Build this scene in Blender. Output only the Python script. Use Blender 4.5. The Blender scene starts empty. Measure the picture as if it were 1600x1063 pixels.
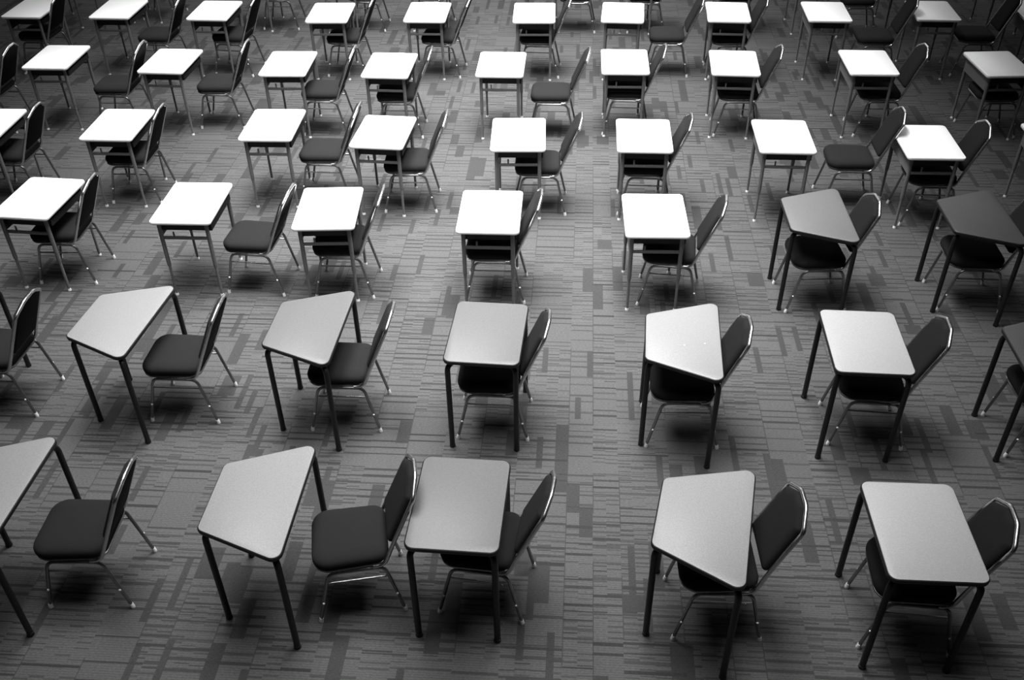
import bpy, bmesh, math
from mathutils import Vector, Matrix

S = bpy.context.scene
COL = S.collection

# ------------------------------------------------------------------ camera
def make_camera():
    cam = bpy.data.cameras.new('camera')
    cam.sensor_width = 36.0
    cam.lens = 1508.98 / 1600 * 36.0
    cam.clip_end = 200
    o = bpy.data.objects.new('camera', cam)
    COL.objects.link(o)
    pitch, roll, h = 0.65248, -0.0171, 4.447
    s, c = math.sin(pitch), math.cos(pitch)
    fwd, up0, r0 = Vector((0, c, -s)), Vector((0, s, c)), Vector((1, 0, 0))
    cr, sr = math.cos(roll), math.sin(roll)
    R = r0 * cr + up0 * sr
    U = up0 * cr - r0 * sr
    m = Matrix((R, U, -fwd)).transposed().to_4x4()
    m.translation = Vector((0, 0, h))
    o.matrix_world = m
    S.camera = o
make_camera()

# ------------------------------------------------------------------ light and exposure
S.view_settings.view_transform = 'Standard'
S.view_settings.look = 'None'
S.view_settings.gamma = 1.0
S.view_settings.use_curve_mapping = False
S.view_settings.exposure = 0.0

w = bpy.data.worlds.new('world'); S.world = w; w.use_nodes = True
bg = w.node_tree.nodes['Background']
bg.inputs['Color'].default_value = (0.5, 0.5, 0.5, 1)
bg.inputs['Strength'].default_value = 0.12

def spot(name, loc, aim, power, angle, blend, radius):
    l = bpy.data.lights.new(name, 'SPOT')
    l.energy, l.spot_size, l.spot_blend, l.shadow_soft_size = power, math.radians(angle), blend, radius
    o = bpy.data.objects.new(name, l); COL.objects.link(o)
    o.location = loc
    o.rotation_euler = (Vector(aim) - Vector(loc)).to_track_quat('-Z', 'Y').to_euler()
    return o
def area(name, loc, aim, power, sx, sy):
    l = bpy.data.lights.new(name, 'AREA')
    l.shape = 'RECTANGLE'; l.size, l.size_y, l.energy = sx, sy, power
    o = bpy.data.objects.new(name, l); COL.objects.link(o)
    o.location = loc
    o.rotation_euler = (Vector(aim) - Vector(loc)).to_track_quat('-Z', 'Y').to_euler()
    return o
# rows of recessed ceiling panels throwing light straight down, brightest over the middle of the seating
# and dimmed towards the sides, and a bank of brighter panels over the far end of the hall
CEIL = 6.6
def panel(x, y, power, spread=80):
    o = area('ceiling_panel', (x, y, CEIL - 0.02), (x, y - 1e-3, 0), power, 1.9, 1.9)
    o.data.spread = math.radians(spread)
for i in range(6):
    for j in range(8):
        x, y = -6.3 + 2.4 * i, 1.2 + 2.4 * j
        dx = (x - 0.1) / (2.2 if x > 0.1 else (2.8 if y < 5 else 3.6))
        dy = (y - 7.5) / (4.0 if y < 7.5 else 6.2)
        g = math.exp(-(dx * dx + dy * dy) ** 1.7)
        panel(x, y, 0.2 + 160 * g, 74)
far = area('far_ceiling_panel', (1.0, 20.0, CEIL - 0.02), (1.0, 19.99, 0), 760, 20, 9)

# ------------------------------------------------------------------ materials
def pbsdf(name, col, rough, metal=0.0, spec=0.5):
    m = bpy.data.materials.new(name); m.use_nodes = True
    b = m.node_tree.nodes['Principled BSDF']
    b.inputs['Base Color'].default_value = (col, col, col, 1)
    b.inputs['Roughness'].default_value = rough
    b.inputs['Metallic'].default_value = metal
    b.inputs['Specular IOR Level'].default_value = spec
    return m, m.node_tree, b
def speckle(name, lo, hi, scale, rough, bump=0.0, metal=0.0, spec=0.5, detail=2.0):
    m, nt, b = pbsdf(name, hi, rough, metal, spec)
    tc = nt.nodes.new('ShaderNodeTexCoord')
    n = nt.nodes.new('ShaderNodeTexNoise'); n.inputs['Scale'].default_value = scale; n.inputs['Detail'].default_value = detail
    r = nt.nodes.new('ShaderNodeValToRGB')
    r.color_ramp.elements[0].position = 0.3; r.color_ramp.elements[0].color = (lo, lo, lo, 1)
    r.color_ramp.elements[1].position = 0.7; r.color_ramp.elements[1].color = (hi, hi, hi, 1)
    nt.links.new(tc.outputs['Object'], n.inputs['Vector'])
    nt.links.new(n.outputs['Fac'], r.inputs['Fac'])
    nt.links.new(r.outputs['Color'], b.inputs['Base Color'])
    if bump:
        bp = nt.nodes.new('ShaderNodeBump'); bp.inputs['Strength'].default_value = bump; bp.inputs['Distance'].default_value = 0.002
        nt.links.new(n.outputs['Fac'], bp.inputs['Height']); nt.links.new(bp.outputs['Normal'], b.inputs['Normal'])
    return m
M = {}
M['white_top'] = speckle('white_laminate', 0.86, 0.90, 60, 0.30)
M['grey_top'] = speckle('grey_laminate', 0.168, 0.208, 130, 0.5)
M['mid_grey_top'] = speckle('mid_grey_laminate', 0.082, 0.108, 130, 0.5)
M['light_sheen_top'] = speckle('light_sheen_laminate', 0.25, 0.30, 130, 0.5)  # lighter grey with the ceiling's reflection put into the colour
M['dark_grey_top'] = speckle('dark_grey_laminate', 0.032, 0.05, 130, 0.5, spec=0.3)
M['black_edge'] = speckle('black_edging', 0.006, 0.010, 80, 0.45)
M['black_paint'] = speckle('black_paint', 0.004, 0.007, 40, 0.45)
M['black_box'] = speckle('black_plastic', 0.005, 0.009, 60, 0.6)
M['grey_paint'] = speckle('grey_paint', 0.135, 0.165, 60, 0.4)
M['fabric'] = speckle('dark_fabric', 0.0085, 0.0155, 350, 0.95, bump=0.5, spec=0.15)
M['chrome'] = speckle('chrome', 0.56, 0.66, 30, 0.27, metal=1.0)
M['dull_chrome'] = speckle('dull_chrome', 0.24, 0.32, 30, 0.32, metal=1.0)
M['glide'] = speckle('white_plastic', 0.75, 0.82, 50, 0.25)
M['back_shell'] = speckle('black_shell', 0.0035, 0.006, 90, 0.8, spec=0.1)

def carpet():
    m, nt, b = pbsdf('patterned_carpet', 0.06, 1.0, 0, 0.05)
    N, Lk = nt.nodes, nt.links
    def node(t, **kw):
        n = N.new(t)
        for k, v in kw.items(): setattr(n, k, v)
        return n
    def math_(op, a, c=None, clamp=False):
        n = node('ShaderNodeMath', operation=op, use_clamp=clamp)
        for i, v in enumerate((a, c)):
            if v is None: continue
            if hasattr(v, 'links'): Lk.new(v, n.inputs[i])
            else: n.inputs[i].default_value = v
        return n.outputs[0]
    tc = node('ShaderNodeTexCoord'); sep = node('ShaderNodeSeparateXYZ')
    Lk.new(tc.outputs['Object'], sep.inputs[0])
    X, Y = sep.outputs['X'], sep.outputs['Y']
    def white(a, bb=None, seed=0.0):
        n = node('ShaderNodeTexWhiteNoise', noise_dimensions='3D')
        c = node('ShaderNodeCombineXYZ'); Lk.new(a, c.inputs[0])
        if bb is not None: Lk.new(bb, c.inputs[1])
        c.inputs[2].default_value = seed
        Lk.new(c.outputs[0], n.inputs['Vector'])
        return n.outputs['Value']
    CW = 0.082                      # one tufted strip
    xs = math_('DIVIDE', X, CW)
    ix = math_('FLOOR', xs); fx = math_('FRACT', xs)
    # broad lanes 2 to 4 strips wide share their line pattern: irregular 1-D cells
    def lanes(scale, seed):
        v = node('ShaderNodeTexVoronoi', voronoi_dimensions='1D', feature='F1')
        v.inputs['Scale'].default_value = 1.0; v.inputs['Randomness'].default_value = 1.0
        Lk.new(math_('ADD', math_('MULTIPLY', math_('ADD', ix, 0.5), scale), seed), v.inputs['W'])
        return math_('MULTIPLY', math_('FLOOR', math_('MULTIPLY', v.outputs['W'], 64)), 1.0)
    laneA = lanes(0.36, 3.3)
    # blocks along each lane
    def blocks(lane, length, seed):
        off = math_('MULTIPLY', white(lane, None, seed), 37.0)
        v = node('ShaderNodeTexVoronoi', voronoi_dimensions='1D', feature='F1')
        v.inputs['Scale'].default_value = 1.0; v.inputs['Randomness'].default_value = 0.9
        Lk.new(math_('ADD', math_('DIVIDE', Y, length), off), v.inputs['W'])
        return math_('FLOOR', math_('MULTIPLY', v.outputs['W'], 64))
    blkA = blocks(laneA, 0.46, 1.0)
    hA = white(laneA, blkA, 2.0)
    # dark lines running across: two pitches, shifted per block
    def lines(pitch, duty, seed, lane, blk):
        h = white(lane, blk, seed)
        t = math_('ADD', math_('DIVIDE', Y, pitch), math_('MULTIPLY', h, 11.0))
        row = math_('FLOOR', t); fr = math_('FRACT', t)
        keep = white(row, blk, seed + 5.0)
        on = math_('LESS_THAN', fr, math_('MULTIPLY', math_('ADD', 0.5, white(row, blk, seed + 3.0)), duty))
        return math_('MULTIPLY', on, math_('GREATER_THAN', keep, 0.30)), math_('ADD', 0.55, math_('MULTIPLY', white(row, blk, seed + 8.0), 0.6))
    l1, k1 = lines(0.060, 0.26, 7.0, laneA, blkA)
    l2, k2 = lines(0.036, 0.24, 9.0, ix, blkA)
    l2 = math_('MULTIPLY', l2, math_('GREATER_THAN', hA, 0.30))
    # thin seams at some lane edges
    ix2 = math_('FLOOR', math_('SUBTRACT', xs, 0.07))
    v2 = node('ShaderNodeTexVoronoi', voronoi_dimensions='1D', feature='F1')
    v2.inputs['Scale'].default_value = 1.0; v2.inputs['Randomness'].default_value = 1.0
    Lk.new(math_('ADD', math_('MULTIPLY', math_('ADD', ix2, 0.5), 0.36), 3.3), v2.inputs['W'])
    lane2 = math_('FLOOR', math_('MULTIPLY', v2.outputs['W'], 64))
    edge = math_('GREATER_THAN', math_('ABSOLUTE', math_('SUBTRACT', lane2, laneA)), 0.5)
    seam = math_('MULTIPLY', edge, math_('GREATER_THAN', white(ix, blkA, 13.0), 0.45))
    # solid dark accent rectangles: one strip (sometimes half or two) wide
    def accents(width, length, thr, seed, shift):
        jx = math_('FLOOR', math_('DIVIDE', math_('ADD', X, shift), width))
        bk = blocks(jx, length, seed)
        return math_('GREATER_THAN', white(jx, bk, seed + 1.0), thr)
    acc = math_('MAXIMUM', accents(0.082, 0.30, 0.925, 21.0, 0.0), accents(0.041, 0.30, 0.95, 25.0, 0.0))
    acc = math_('MAXIMUM', acc, accents(0.123, 0.17, 0.98, 29.0, 0.041))
    # fine weave
    wv = node('ShaderNodeTexNoise'); wv.inputs['Scale'].default_value = 1.0; wv.inputs['Detail'].default_value = 3.0
    cb = node('ShaderNodeCombineXYZ')
    Lk.new(math_('MULTIPLY', X, 60.0), cb.inputs[0]); Lk.new(math_('MULTIPLY', Y, 170.0), cb.inputs[1])
    Lk.new(cb.outputs[0], wv.inputs['Vector'])
    fine = math_('SUBTRACT', wv.outputs['Fac'], 0.5)
    thin = math_('MULTIPLY', math_('LESS_THAN', math_('FRACT', math_('DIVIDE', Y, 0.0145)), 0.35), 0.16)
    base = math_('ADD', BASE_, math_('MULTIPLY', math_('SUBTRACT', hA, 0.5), BASE_ * 0.10))
    dark = math_('MAXIMUM', math_('MULTIPLY', math_('MULTIPLY', l1, k1), 0.52), math_('MULTIPLY', math_('MULTIPLY', l2, k2), 0.46))
    dark = math_('MAXIMUM', dark, math_('MULTIPLY', seam, 0.42))
    dark = math_('MAXIMUM', dark, thin)
    dark = math_('MAXIMUM', dark, math_('MULTIPLY', acc, 0.46))
    val = math_('MULTIPLY', base, math_('SUBTRACT', 1.0, dark))
    val = math_('MULTIPLY', val, math_('ADD', 1.0, math_('MULTIPLY', fine, 0.9)))
    cc = node('ShaderNodeCombineColor')
    for i in range(3): Lk.new(val, cc.inputs[i])
    Lk.new(cc.outputs[0], b.inputs['Base Color'])
    bp = node('ShaderNodeBump'); bp.inputs['Strength'].default_value = 0.4; bp.inputs['Distance'].default_value = 0.003
    Lk.new(wv.outputs['Fac'], bp.inputs['Height']); Lk.new(bp.outputs['Normal'], b.inputs['Normal'])
    return m
BASE_ = 0.075
M['carpet'] = carpet()
M['white_plaster'] = speckle('white_plaster', 0.74, 0.80, 3, 0.9, spec=0.1)
M['plaster'] = speckle('grey_plaster', 0.07, 0.09, 3, 0.9, spec=0.1)

# ------------------------------------------------------------------ mesh helpers
def finish(name, bm, mat, parent=None, smooth=True, mats=None):
    bmesh.ops.recalc_face_normals(bm, faces=bm.faces)
    me = bpy.data.meshes.new(name)
    bm.to_mesh(me); bm.free()
    for x in (mats or [mat]): me.materials.append(x)
    if smooth:
        me.polygons.foreach_set('use_smooth', [True] * len(me.polygons))
        me.set_sharp_from_angle(angle=math.radians(38))
    o = bpy.data.objects.new(name, me); COL.objects.link(o)
    if parent: o.parent = parent
    return o
def thing(name, label, cat, group=None):
    o = bpy.data.objects.new(name, None); COL.objects.link(o)
    o.empty_display_size = 0.1
    o['label'] = label; o['category'] = cat
    if group: o['group'] = group
    return o
def fillet(pts, radii, seg=6):
    out = [Vector(pts[0])]
    for i in range(1, len(pts) - 1):
        p, a, b = Vector(pts[i]), Vector(pts[i - 1]), Vector(pts[i + 1])
        r = radii[i - 1] if isinstance(radii, (list, tuple)) else radii
        u, v = (a - p).normalized(), (b - p).normalized()
        for k in range(seg + 1):
            t = k / seg
            q = (p + u * r) * (1 - t) ** 2 + p * 2 * t * (1 - t) + (p + v * r) * t ** 2
            out.append(q)
    out.append(Vector(pts[-1]))
    return out
def add_tube(bm, pts, r, n=10, closed=False, cap=True):
    pts = [Vector(p) for p in pts]
    m = len(pts)
    T = []
    for i in range(m):
        a = pts[(i - 1) % m] if (closed or i) else pts[i]
        b = pts[(i + 1) % m] if (closed or i < m - 1) else pts[i]
        T.append((b - a).normalized())
    nrm = T[0].orthogonal().normalized()
    rings = []
    for i in range(m):
        nrm = (nrm - T[i] * nrm.dot(T[i])).normalized()
        bi = T[i].cross(nrm)
        rr = r[i] if isinstance(r, (list, tuple)) else r
        rings.append([bm.verts.new(pts[i] + (nrm * math.cos(2 * math.pi * k / n) + bi * math.sin(2 * math.pi * k / n)) * rr) for k in range(n)])
    for i in range(m if closed else m - 1):
        A, B = rings[i], rings[(i + 1) % m]
        off = 0
        if closed and i == m - 1:
            off = min(range(n), key=lambda s: (A[0].co - B[s].co).length)
        for k in range(n):
            bm.faces.new((A[k], A[(k + 1) % n], B[(k + 1 + off) % n], B[(k + off) % n]))
    if cap and not closed:
        bm.faces.new(rings[0][::-1]); bm.faces.new(rings[-1])
def add_box(bm, x0, x1, y0, y1, z0, z1, bevel=0.0):
    r = bmesh.ops.create_cube(bm, size=1.0)
    for v in r['verts']:
        v.co = Vector(((x0 + x1) / 2 + v.co.x * (x1 - x0), (y0 + y1) / 2 + v.co.y * (y1 - y0), (z0 + z1) / 2 + v.co.z * (z1 - z0)))
    if bevel:
        es = list({e for v in r['verts'] for e in v.link_edges})
        bmesh.ops.bevel(bm, geom=es, offset=bevel, segments=2, affect='EDGES', profile=0.5)
def outline(corners, radii, d=0.0, seg=7):
    """convex CCW polygon moved inward by d, its corners rounded"""
    n = len(corners); P = [Vector(c) for c in corners]
    lines = []
    for i in range(n):
        a, b = P[i], P[(i + 1) % n]
        t = (b - a).normalized(); nn = Vector((-t.y, t.x))
        lines.append((a + nn * d, t))
    Q = []
    for i in range(n):
        (a, t), (b, s) = lines[i - 1], lines[i]
        den = t.x * s.y - t.y * s.x
        k = ((b - a).x * s.y - (b - a).y * s.x) / den
        Q.append(a + t * k)
    out = []
    for i in range(n):
        p = Q[i]; u = (Q[i - 1] - p).normalized(); v = (Q[(i + 1) % n] - p).normalized()
        r = max(radii[i] - d, 0.003)
        half = math.acos(max(-1, min(1, u.dot(v)))) / 2
        dist = r / math.tan(half)
        c = p + (u + v).normalized() * (r / math.sin(half))
        a0 = p + u * dist - c; a1 = p + v * dist - c
        ang = a0.angle_signed(a1)          # clockwise positive in Blender
        for k in range(seg + 1):
            q = a0.copy(); q.rotate(Matrix.Rotation(-ang * k / seg, 2))
            out.append(c + q)
    return out
def add_loft(bm, loops, mats=None):
    """loops: lists of 3-D points, equal counts; closed top and bottom"""
    R = [[bm.verts.new(p) for p in l] for l in loops]
    n = len(R[0])
    for i in range(len(R) - 1):
        for k in range(n):
            f = bm.faces.new((R[i][k], R[i][(k + 1) % n], R[i + 1][(k + 1) % n], R[i + 1][k]))
            if mats: f.material_index = mats[i]
    bm.faces.new(R[0][::-1])
    f = bm.faces.new(R[-1])
def slab(bm, corners, radii, prof):
    """prof: (inset, z) pairs from the bottom up"""
    add_loft(bm, [[Vector((p.x, p.y, z)) for p in outline(corners, radii, d)] for d, z in prof])

# ------------------------------------------------------------------ floor
def make_floor():
    bm = bmesh.new()
    add_box(bm, -20, 20, -8, 32, -0.05, 0.0)
    o = finish('floor', bm, M['carpet'], smooth=False)
    o.rotation_euler.z = math.radians(-4.4)
    o['kind'] = 'structure'
make_floor()
def make_shell():
    x0, x1, y0, y1, h = -12.0, 12.0, -5.0, 26.0, CEIL
    for name, b in (('wall_left', (x0-0.2, x0, y0, y1, 0, h)), ('wall_right', (x1, x1+0.2, y0, y1, 0, h)),
                    ('wall_back', (x0, x1, y1, y1+0.2, 0, h)), ('wall_front', (x0, x1, y0-0.2, y0, 0, h)),
                    ('ceiling', (x0-0.2, x1+0.2, y0-0.2, y1+0.2, h, h+0.2))):
        bm = bmesh.new(); add_box(bm, *b)
        o = finish(name, bm, M['white_plaster' if name == 'wall_back' else 'plaster'], smooth=False)
        o['kind'] = 'structure'
make_shell()

# ------------------------------------------------------------------ white school desk (top 0.48 x 0.65 m, 0.71 m high)
DL, DW, DH = 0.481, 0.650, 0.710
def make_white_desk():
    t = thing('school_desk', '', 'desk')
    rect = [(-DL/2, -DW/2), (DL/2, -DW/2), (DL/2, DW/2), (-DL/2, DW/2)]
    bm = bmesh.new()
    slab(bm, rect, [0.035] * 4, [(0.010, DH-0.030), (0.002, DH-0.025), (0.0, DH-0.018), (0.0, DH-0.010), (0.003, DH-0.003), (0.010, DH)])
    finish('desktop', bm, M['white_top'], t)
    # open-fronted book box: floor, shade sheet at the back, two side walls
    bm = bmesh.new()
    zb, zt = 0.598, DH - 0.030
    add_box(bm, -0.195, 0.218, -0.250, 0.250, zb, zb + 0.004)
    add_box(bm, -0.197, -0.192, -0.250, 0.250, 0.536, zb)  # black sheet stands in for the shade inside the front panel
    add_box(bm, -0.195, 0.218, -0.250, -0.245, zb + 0.004, zt)
    add_box(bm, -0.195, 0.218, 0.245, 0.250, zb + 0.004, zt)
    add_box(bm, 0.213, 0.218, -0.245, 0.245, zb + 0.004, zb + 0.052)
    finish('book_box', bm, M['black_box'], t, smooth=False)
    bm = bmesh.new()
    add_box(bm, -0.2035, -0.1985, -0.262, 0.262, 0.530, zt, 0.0015)
    finish('front_panel', bm, M['grey_paint'], t, smooth=False)
    for sx in (-1, 1):
        for sy in (-1, 1):
            x, y = sx * 0.187, sy * 0.270
            bm = bmesh.new()
            add_tube(bm, [(x, y, zt), (x, y, 0.30), (x, y, 0.285)], [0.0165, 0.0165, 0.0150], 12)
            lg = finish('leg', bm, M['grey_paint'], t)
            bm = bmesh.new()
            add_tube(bm, [(x, y, 0.284), (x, y, 0.016)], 0.0115, 10)
            finish('leg_insert', bm, M['grey_paint'], lg)
            bm = bmesh.new()
            add_tube(bm, [(x, y, 0.0), (x, y, 0.006), (x, y, 0.014), (x, y, 0.020)], [0.0155, 0.0155, 0.0135, 0.0122], 12)
            finish('foot_glide', bm, M['glide'], lg)
    for sy in (-1, 1):
        y = sy * 0.270
        bm = bmesh.new()
        add_box(bm, -0.173, 0.173, y - 0.008, y + 0.008, 0.528, 0.552, 0.003)
        finish('side_stretcher', bm, M['grey_paint'], t)
    bm = bmesh.new()
    add_tube(bm, [(-0.086, -0.270, 0.5515), (-0.086, -0.270, 0.590), (-0.086, -0.270, 0.594)], [0.0075, 0.0075, 0.005], 10)
    finish('bag_peg', bm, M['grey_paint'], t)
    return t

# ------------------------------------------------------------------ grey desks with black legs, 0.74 m high
GH = 0.740
def make_grey_desk(name, corners, radii, top_mat, legs_in=0.021):
    t = thing(name, '', 'desk')
    bm = bmesh.new()
    slab(bm, corners, radii, [(0.014, GH-0.008), (0.007, GH-0.004), (0.007, GH-0.0005), (0.008, GH)])
    finish('desktop', bm, M[top_mat], t)
    bm = bmesh.new()
    slab(bm, corners, radii, [(0.010, GH-0.030), (0.002, GH-0.026), (0.0, GH-0.018), (0.0, GH-0.008), (0.003, GH-0.003), (0.0068, GH-0.0012), (0.012, GH-0.0085)])
    finish('edge_band', bm, M['black_edge'], t)
    P = [Vector(c) for c in corners]; n = len(P)
    feet = []
    for i in range(n):
        u = (P[i-1] - P[i]).normalized(); v = (P[(i+1) % n] - P[i]).normalized()
        m = (u + v).normalized()
        sn = math.sin(math.acos(u.dot(v)) / 2)
        feet.append((P[i] + m * (legs_in + 0.006) / sn, m))
    for f, m in feet:
        bm = bmesh.new()
        q = f + m * 0.12
        path = fillet([(q.x, q.y, GH-0.050), (f.x, f.y, GH-0.050), (f.x, f.y, 0.022)], 0.05, 6)
        add_tube(bm, path, 0.0175, 12)
        lg = finish('leg', bm, M['black_paint'], t)
        bm = bmesh.new()
        add_tube(bm, [(f.x, f.y, 0.0), (f.x, f.y, 0.004), (f.x, f.y, 0.022)], [0.0185, 0.020, 0.0195], 12)
        finish('foot_cap', bm, M['black_edge'], lg)
    # rail ring under the top that carries the legs
    bm = bmesh.new()
    ring = outline(corners, [0.06] * n, legs_in + 0.03)
    add_tube(bm, [(p.x, p.y, GH-0.0455) for p in ring], 0.0155, 8, closed=True)
    finish('under_frame', bm, M['black_paint'], t)
    return t
def rect_corners(L, W): return [(-L/2, -W/2), (L/2, -W/2), (L/2, W/2), (-L/2, W/2)]
def trap_corners(D, s, b): return [(-D/2, -s/2), (D/2, -b/2), (D/2, b/2), (-D/2, s/2)]

# ------------------------------------------------------------------ padded stacking chair, facing -x
def make_chair():
    t = thing('banquet_chair', '', 'chair')
    sc = [(-0.226, -0.205), (0.180, -0.192), (0.180, 0.192), (-0.226, 0.205)]
    sr = [0.095, 0.075, 0.075, 0.095]
    bm = bmesh.new()
    slab(bm, sc, sr, [(0.022, 0.404), (0.006, 0.408), (0.0, 0.420), (0.0, 0.438), (0.006, 0.453), (0.018, 0.464), (0.040, 0.472), (0.075, 0.477)])
    finish('seat', bm, M['fabric'], t)
    bm = bmesh.new()
    ring = outline(sc, sr, 0.012)
    add_tube(bm, [(p.x, p.y, 0.395) for p in ring], 0.0085, 8, closed=True)
    finish('seat_frame', bm, M['dull_chrome'], t)
    # backrest in its own leaning plane
    org, up = Vector((0.200, 0, 0.505)), Vector((0.392, 0, 0.920)).normalized()
    nf = Vector((-up.z, 0, up.x))
    def bp(y, s, d): return org + up * s + nf * d + Vector((0, y, 0))
    pc = [(-0.158, 0.0), (0.158, 0.0), (0.150, 0.338), (0.052, 0.404), (-0.052, 0.404), (-0.150, 0.338)]
    pr = [0.03, 0.03, 0.03, 0.02, 0.02, 0.03]
    def blop(d_in, d): return [bp(p.x, p.y, d) for p in outline(pc, pr, d_in)]
    bm = bmesh.new()
    add_loft(bm, [blop(0.006, 0.0), blop(0.0, 0.004), blop(0.0, 0.014), blop(0.006, 0.022), blop(0.018, 0.028), blop(0.04, 0.031)])
    bk = finish('backrest', bm, M['fabric'], t)
    bm = bmesh.new()
    add_loft(bm, [blop(0.014, -0.0125), blop(0.004, -0.010), blop(0.002, -0.0005)])
    finish('back_shell', bm, M['back_shell'], bk)
    # frame tube: from the seat, up the sides, over the angled crown
    zf = 0.384
    half = [(0.090, -0.187, zf), (0.152, -0.187, zf), tuple(bp(-0.176, 0.02, 0)), tuple(bp(-0.167, 0.349, 0)), tuple(bp(-0.058, 0.416, 0))]
    other = [(x, -y, z) for x, y, z in half][::-1]
    bm = bmesh.new()
    add_tube(bm, fillet(half + other, [0.045, 0.035, 0.022, 0.022, 0.022, 0.022, 0.035, 0.045], 5), 0.0118, 10)
    finish('back_frame', bm, M['chrome'], t)
    for sy in (-1, 1):
        for sx in (-1, 1):
            top = Vector((sx * 0.150, sy * 0.187, 0.372)); foot = Vector((sx * 0.232, sy * 0.200, 0.012))
            bm = bmesh.new()
            add_tube(bm, fillet([(0.0, sy * 0.187, 0.372), tuple(top), tuple(foot)], 0.05, 6), 0.0102, 10)
            lg = finish('leg', bm, M['dull_chrome'], t)
            ax = (foot - top).normalized()
            bm = bmesh.new()
            f0 = foot + ax * (-0.022)
            add_tube(bm, [(foot.x, foot.y, 0.0), (foot.x, foot.y, 0.006), tuple(foot), tuple(f0)], [0.0125, 0.0132, 0.0125, 0.0115], 10)
            finish('foot_glide', bm, M['glide'], lg)
            bm = bmesh.new()
            q = top.lerp(foot, 0.60) + Vector((0, sy * 0.009, 0))
            bmesh.ops.create_uvsphere(bm, u_segments=8, v_segments=6, radius=0.0075, matrix=Matrix.Translation(q))
            finish('stacking_bumper', bm, M['glide'], lg)
        bm = bmesh.new()
        add_tube(bm, [(-0.163, sy * 0.1895, 0.300), (0.163, sy * 0.1895, 0.300)], 0.0062, 8)
        finish('stretcher', bm, M['chrome'], t)
    return t

# ------------------------------------------------------------------ placing
def place_copy(src, first):
    """the prototype itself the first time, later a copy of it and of its parts and sub-parts"""
    if first: return src
    r = src.copy(); COL.objects.link(r)
    for ch in list(src.children):
        c = ch.copy(); COL.objects.link(c); c.parent = r
        for g in list(ch.children):
            d = g.copy(); COL.objects.link(d); d.parent = c
    return r
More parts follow.
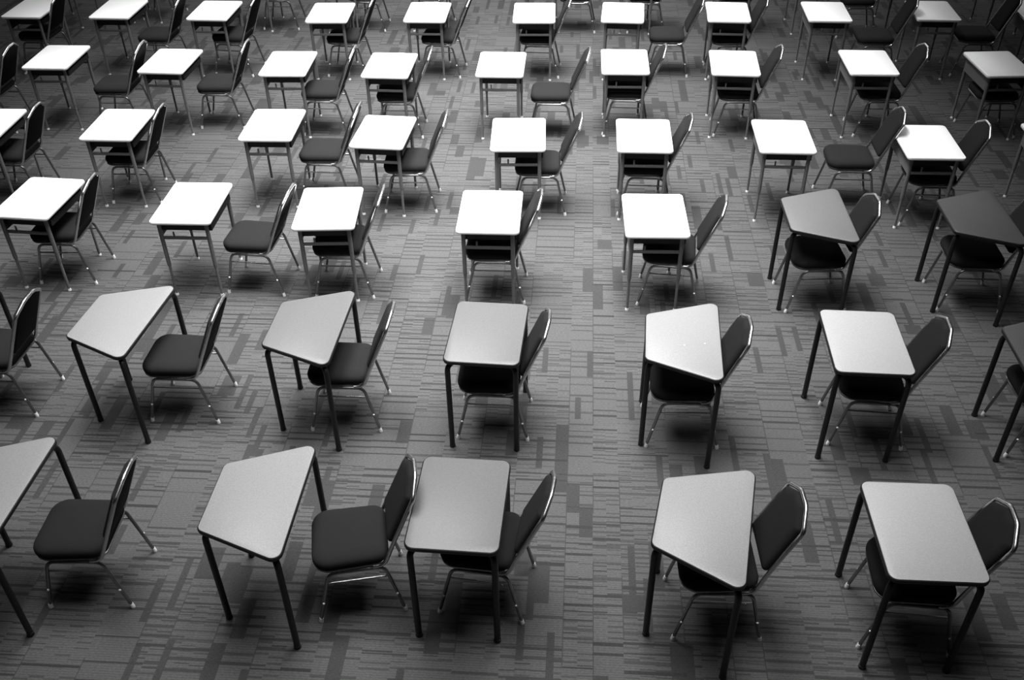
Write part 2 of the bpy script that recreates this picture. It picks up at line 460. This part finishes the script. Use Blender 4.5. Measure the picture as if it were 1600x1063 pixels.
# desks (kind, x, y, turn) and the chair of each (x, y, turn)
ROWS = [
    ('bottom row', [
        ('t', -2.835, 3.643, -0.08, (-2.375, 3.618, -0.023)),
        ('t', -1.361, 3.534, -0.078, (-0.876, 3.527, 0.153)),
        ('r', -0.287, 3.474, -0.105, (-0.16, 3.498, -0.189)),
        ('t', 0.958, 3.335, -0.266, (1.075, 3.334, -0.034)),
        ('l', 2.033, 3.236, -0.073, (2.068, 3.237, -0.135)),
    ]),
    ('second row up', [
        ('t', -3.83, 5.24, -0.1, (-3.515, 5.26, -0.096)),
        ('t', -2.6, 5.17, -0.156, (-2.235, 5.154, -0.077)),
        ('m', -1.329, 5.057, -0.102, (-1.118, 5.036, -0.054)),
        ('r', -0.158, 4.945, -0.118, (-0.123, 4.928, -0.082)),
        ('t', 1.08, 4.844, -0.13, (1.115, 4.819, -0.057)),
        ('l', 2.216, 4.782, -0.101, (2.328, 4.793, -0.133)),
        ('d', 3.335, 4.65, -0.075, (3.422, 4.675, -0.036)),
    ]),
    ('third row up', [
        ('w', -3.778, 6.889, -0.133, (-3.656, 6.891, -0.049)),
        ('w', -2.516, 6.766, -0.062, (-2.041, 6.687, -0.138)),
        ('w', -1.418, 6.645, -0.002, (-1.329, 6.615, -0.052)),
        ('w', -0.151, 6.548, -0.068, (-0.116, 6.51, -0.07)),
        ('w', 1.111, 6.448, -0.052, (1.262, 6.408, -0.177)),
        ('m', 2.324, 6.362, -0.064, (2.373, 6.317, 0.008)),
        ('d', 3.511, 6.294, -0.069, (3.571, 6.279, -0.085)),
    ]),
    ('fourth row up', [
        ('w', -4.795, 8.31, -0.06, (-4.626, 8.312, -0.082)),
        ('w', -3.568, 8.251, -0.067, (-3.481, 8.233, -0.072)),
        ('w', -2.142, 8.191, -0.055, (-1.693, 8.209, -0.099)),
        ('w', -1.116, 8.003, -0.131, (-0.9, 7.98, -0.03)),
        ('w', 0.089, 7.904, -0.037, (0.284, 7.892, -0.062)),
        ('w', 1.192, 7.838, -0.08, (1.234, 7.845, -0.107)),
        ('w', 2.403, 7.774, -0.084, (3.086, 7.891, -0.091)),
        ('w', 3.607, 7.618, -0.074, (3.7, 7.586, -0.063)),
        ('w', 4.76, 7.6, -0.08, None),
    ]),
    ('fifth row up', [
        ('w', -4.75, 9.954, -0.066, (-4.129, 9.85, -0.077)),
        ('w', -3.503, 9.788, -0.098, (-3.041, 9.84, -0.072)),
        ('w', -2.255, 9.664, -0.052, (-1.904, 9.619, -0.089)),
        ('w', -1.201, 9.569, -0.098, (-1.12, 9.534, -0.044)),
        ('w', -0.06, 9.542, -0.076, (0.469, 9.458, -0.093)),
        ('w', 1.201, 9.557, -0.071, (1.236, 9.512, -0.1)),
        ('w', 2.303, 9.473, -0.123, (2.383, 9.428, -0.102)),
        ('w', 3.648, 9.423, -0.079, (3.807, 9.378, -0.053)),
        ('w', 4.927, 9.327, -0.001, (4.962, 9.299, -0.029)),
    ]),
    ('sixth row up', [
        ('w', -5.606, 11.535, -0.09, (-5.567, 11.49, -0.122)),
        ('w', -4.565, 11.457, -0.083, (-4.105, 11.34, -0.11)),
        ('w', -3.408, 11.349, -0.089, (-3.218, 11.304, -0.174)),
        ('w', -2.033, 11.204, -0.041, (-1.863, 11.201, -0.13)),
        ('w', -0.908, 11.163, -0.078, (-0.755, 11.148, -0.158)),
        ('w', 0.322, 11.082, -0.051, (0.384, 11.083, -0.106)),
        ('w', 1.333, 11.039, -0.123, (1.88, 11.049, -0.084)),
        ('w', 2.523, 10.993, -0.119, (2.583, 10.978, -0.041)),
        ('w', 3.632, 10.947, -0.098, (4.232, 10.891, -0.088)),
        ('w', 4.832, 10.92, -0.102, (5.388, 10.909, -0.085)),
        ('w', 6.0, 10.88, -0.09, None),
    ]),
    ('top row', [
        ('w', -5.831, 13.138, -0.08, None),
        ('w', -4.818, 13.281, -0.08, (-4.68, 13.316, -0.085)),
        ('w', -3.247, 12.878, -0.08, (-2.953, 12.854, -0.085)),
        ('w', -2.1, 12.75, -0.08, (-1.81, 12.738, -0.063)),
        ('w', -1.0, 12.77, -0.08, (-0.939, 12.725, -0.085)),
        ('w', 0.453, 12.684, -0.08, (0.92, 12.554, -0.085)),
        ('w', 1.664, 12.533, -0.08, (1.805, 12.488, -0.085)),
        ('w', 2.88, 12.45, -0.08, (2.94, 12.435, -0.085)),
        ('w', 3.85, 12.42, -0.08, (4.42, 12.19, -0.085)),
        ('w', 5.065, 12.487, -0.08, None),
        ('w', 6.28, 12.327, -0.08, None),
    ]),
]
LONE_CHAIR = (-5.477, 9.84, -0.085)
ORD = ['leftmost', 'second', 'third', 'fourth', 'fifth', 'sixth', 'seventh', 'eighth', 'ninth', 'tenth', 'rightmost']
TRAP = trap_corners(0.479, 0.475, 0.851); TRAPR = [0.045, 0.050, 0.050, 0.045]
RECT = rect_corners(0.482, 0.655); RECTR = [0.05] * 4
PROTO = {
    'w': make_white_desk(),
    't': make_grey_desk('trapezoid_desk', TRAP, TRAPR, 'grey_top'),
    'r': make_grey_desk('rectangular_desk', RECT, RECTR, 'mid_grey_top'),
    'l': make_grey_desk('rectangular_desk', RECT, RECTR, 'light_sheen_top'),
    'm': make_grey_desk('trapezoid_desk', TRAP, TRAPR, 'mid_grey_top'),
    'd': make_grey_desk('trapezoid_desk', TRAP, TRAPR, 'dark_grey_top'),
    'c': make_chair(),
}
GROUP = {'w': 'white-topped school desks', 't': 'trapezoid desks with black legs', 'd': 'trapezoid desks with black legs', 'm': 'trapezoid desks with black legs', 'r': 'rectangular desks with black legs', 'l': 'rectangular desks with black legs'}
LOOK = {'w': 'white-topped school desk with grey legs', 't': 'grey trapezoid desk with black legs', 'd': 'dark grey trapezoid desk with black legs',
        'm': 'mid grey trapezoid desk with black legs', 'l': 'light grey rectangular desk with black legs', 'r': 'grey rectangular desk with black legs'}
used = set()
def put(kind, x, y, rz, label, group):
    o = place_copy(PROTO[kind], kind not in used); used.add(kind)
    o.location = (x, y, 0); o.rotation_euler = (0, 0, rz)
    o['label'] = label; o['group'] = group
    return o
for row, items in ROWS:
    for i, (kind, x, y, rz, ch) in enumerate(items):
        whole = i - 1 if row == 'second row up' else i        # that row starts with a desk outside the frame
        nth = ORD[whole] + (' from left' if 0 < whole < 10 else '')
        nth_desk = ORD[whole] + ' desk' + (' from left' if 0 < whole < 10 else '')
        look = LOOK[kind] + ', '
        if row == 'top row':
            desk = f'school desk cut by the top edge, behind the {ORD[i]} desk of the sixth row up'
            seat = f'chair cut by the top edge, behind the {ORD[i]} desk of the sixth row up'
        elif whole < 0:
            desk = f'grey trapezoid desk showing only one black leg at the left edge, {row}'
            seat = f'dark padded chair cut by the left edge of the photo, {row}'
        elif i == len(items) - 1 and row in ('second row up', 'fourth row up', 'sixth row up'):
            desk = f'{LOOK[kind].split(" with")[0]} barely inside the right edge, {row}'
            seat = f'dark padded chair under the desk cut by the right edge, {row}'
        else:
            desk = f'{look}{nth} in the {row}'
            seat = None
        d = put(kind, x, y, rz, desk, GROUP[kind])
        if ch:
            gap = ch[0] - x
            how = 'standing clear of' if gap > 0.30 else ('half under' if gap > 0.13 else 'tucked under')
            put('c', ch[0], ch[1], ch[2], seat or f'dark padded chair {how} the {nth_desk}, {row}', 'dark padded chrome chairs')
        if row == 'second row up' and i == 4:          # two tiny white dots on this desk
            for k, (sx, sy) in enumerate(((0.008, -0.075), (0.135, -0.045))):
                bm = bmesh.new()
                add_tube(bm, [(sx, sy, GH), (sx, sy, GH + 0.0008)], 0.0042, 10)
                finish('white_dot', bm, M['glide'], d)
put('c', *LONE_CHAIR, 'dark padded chair cut by the left edge of photo, fifth row up', 'dark padded chrome chairs')
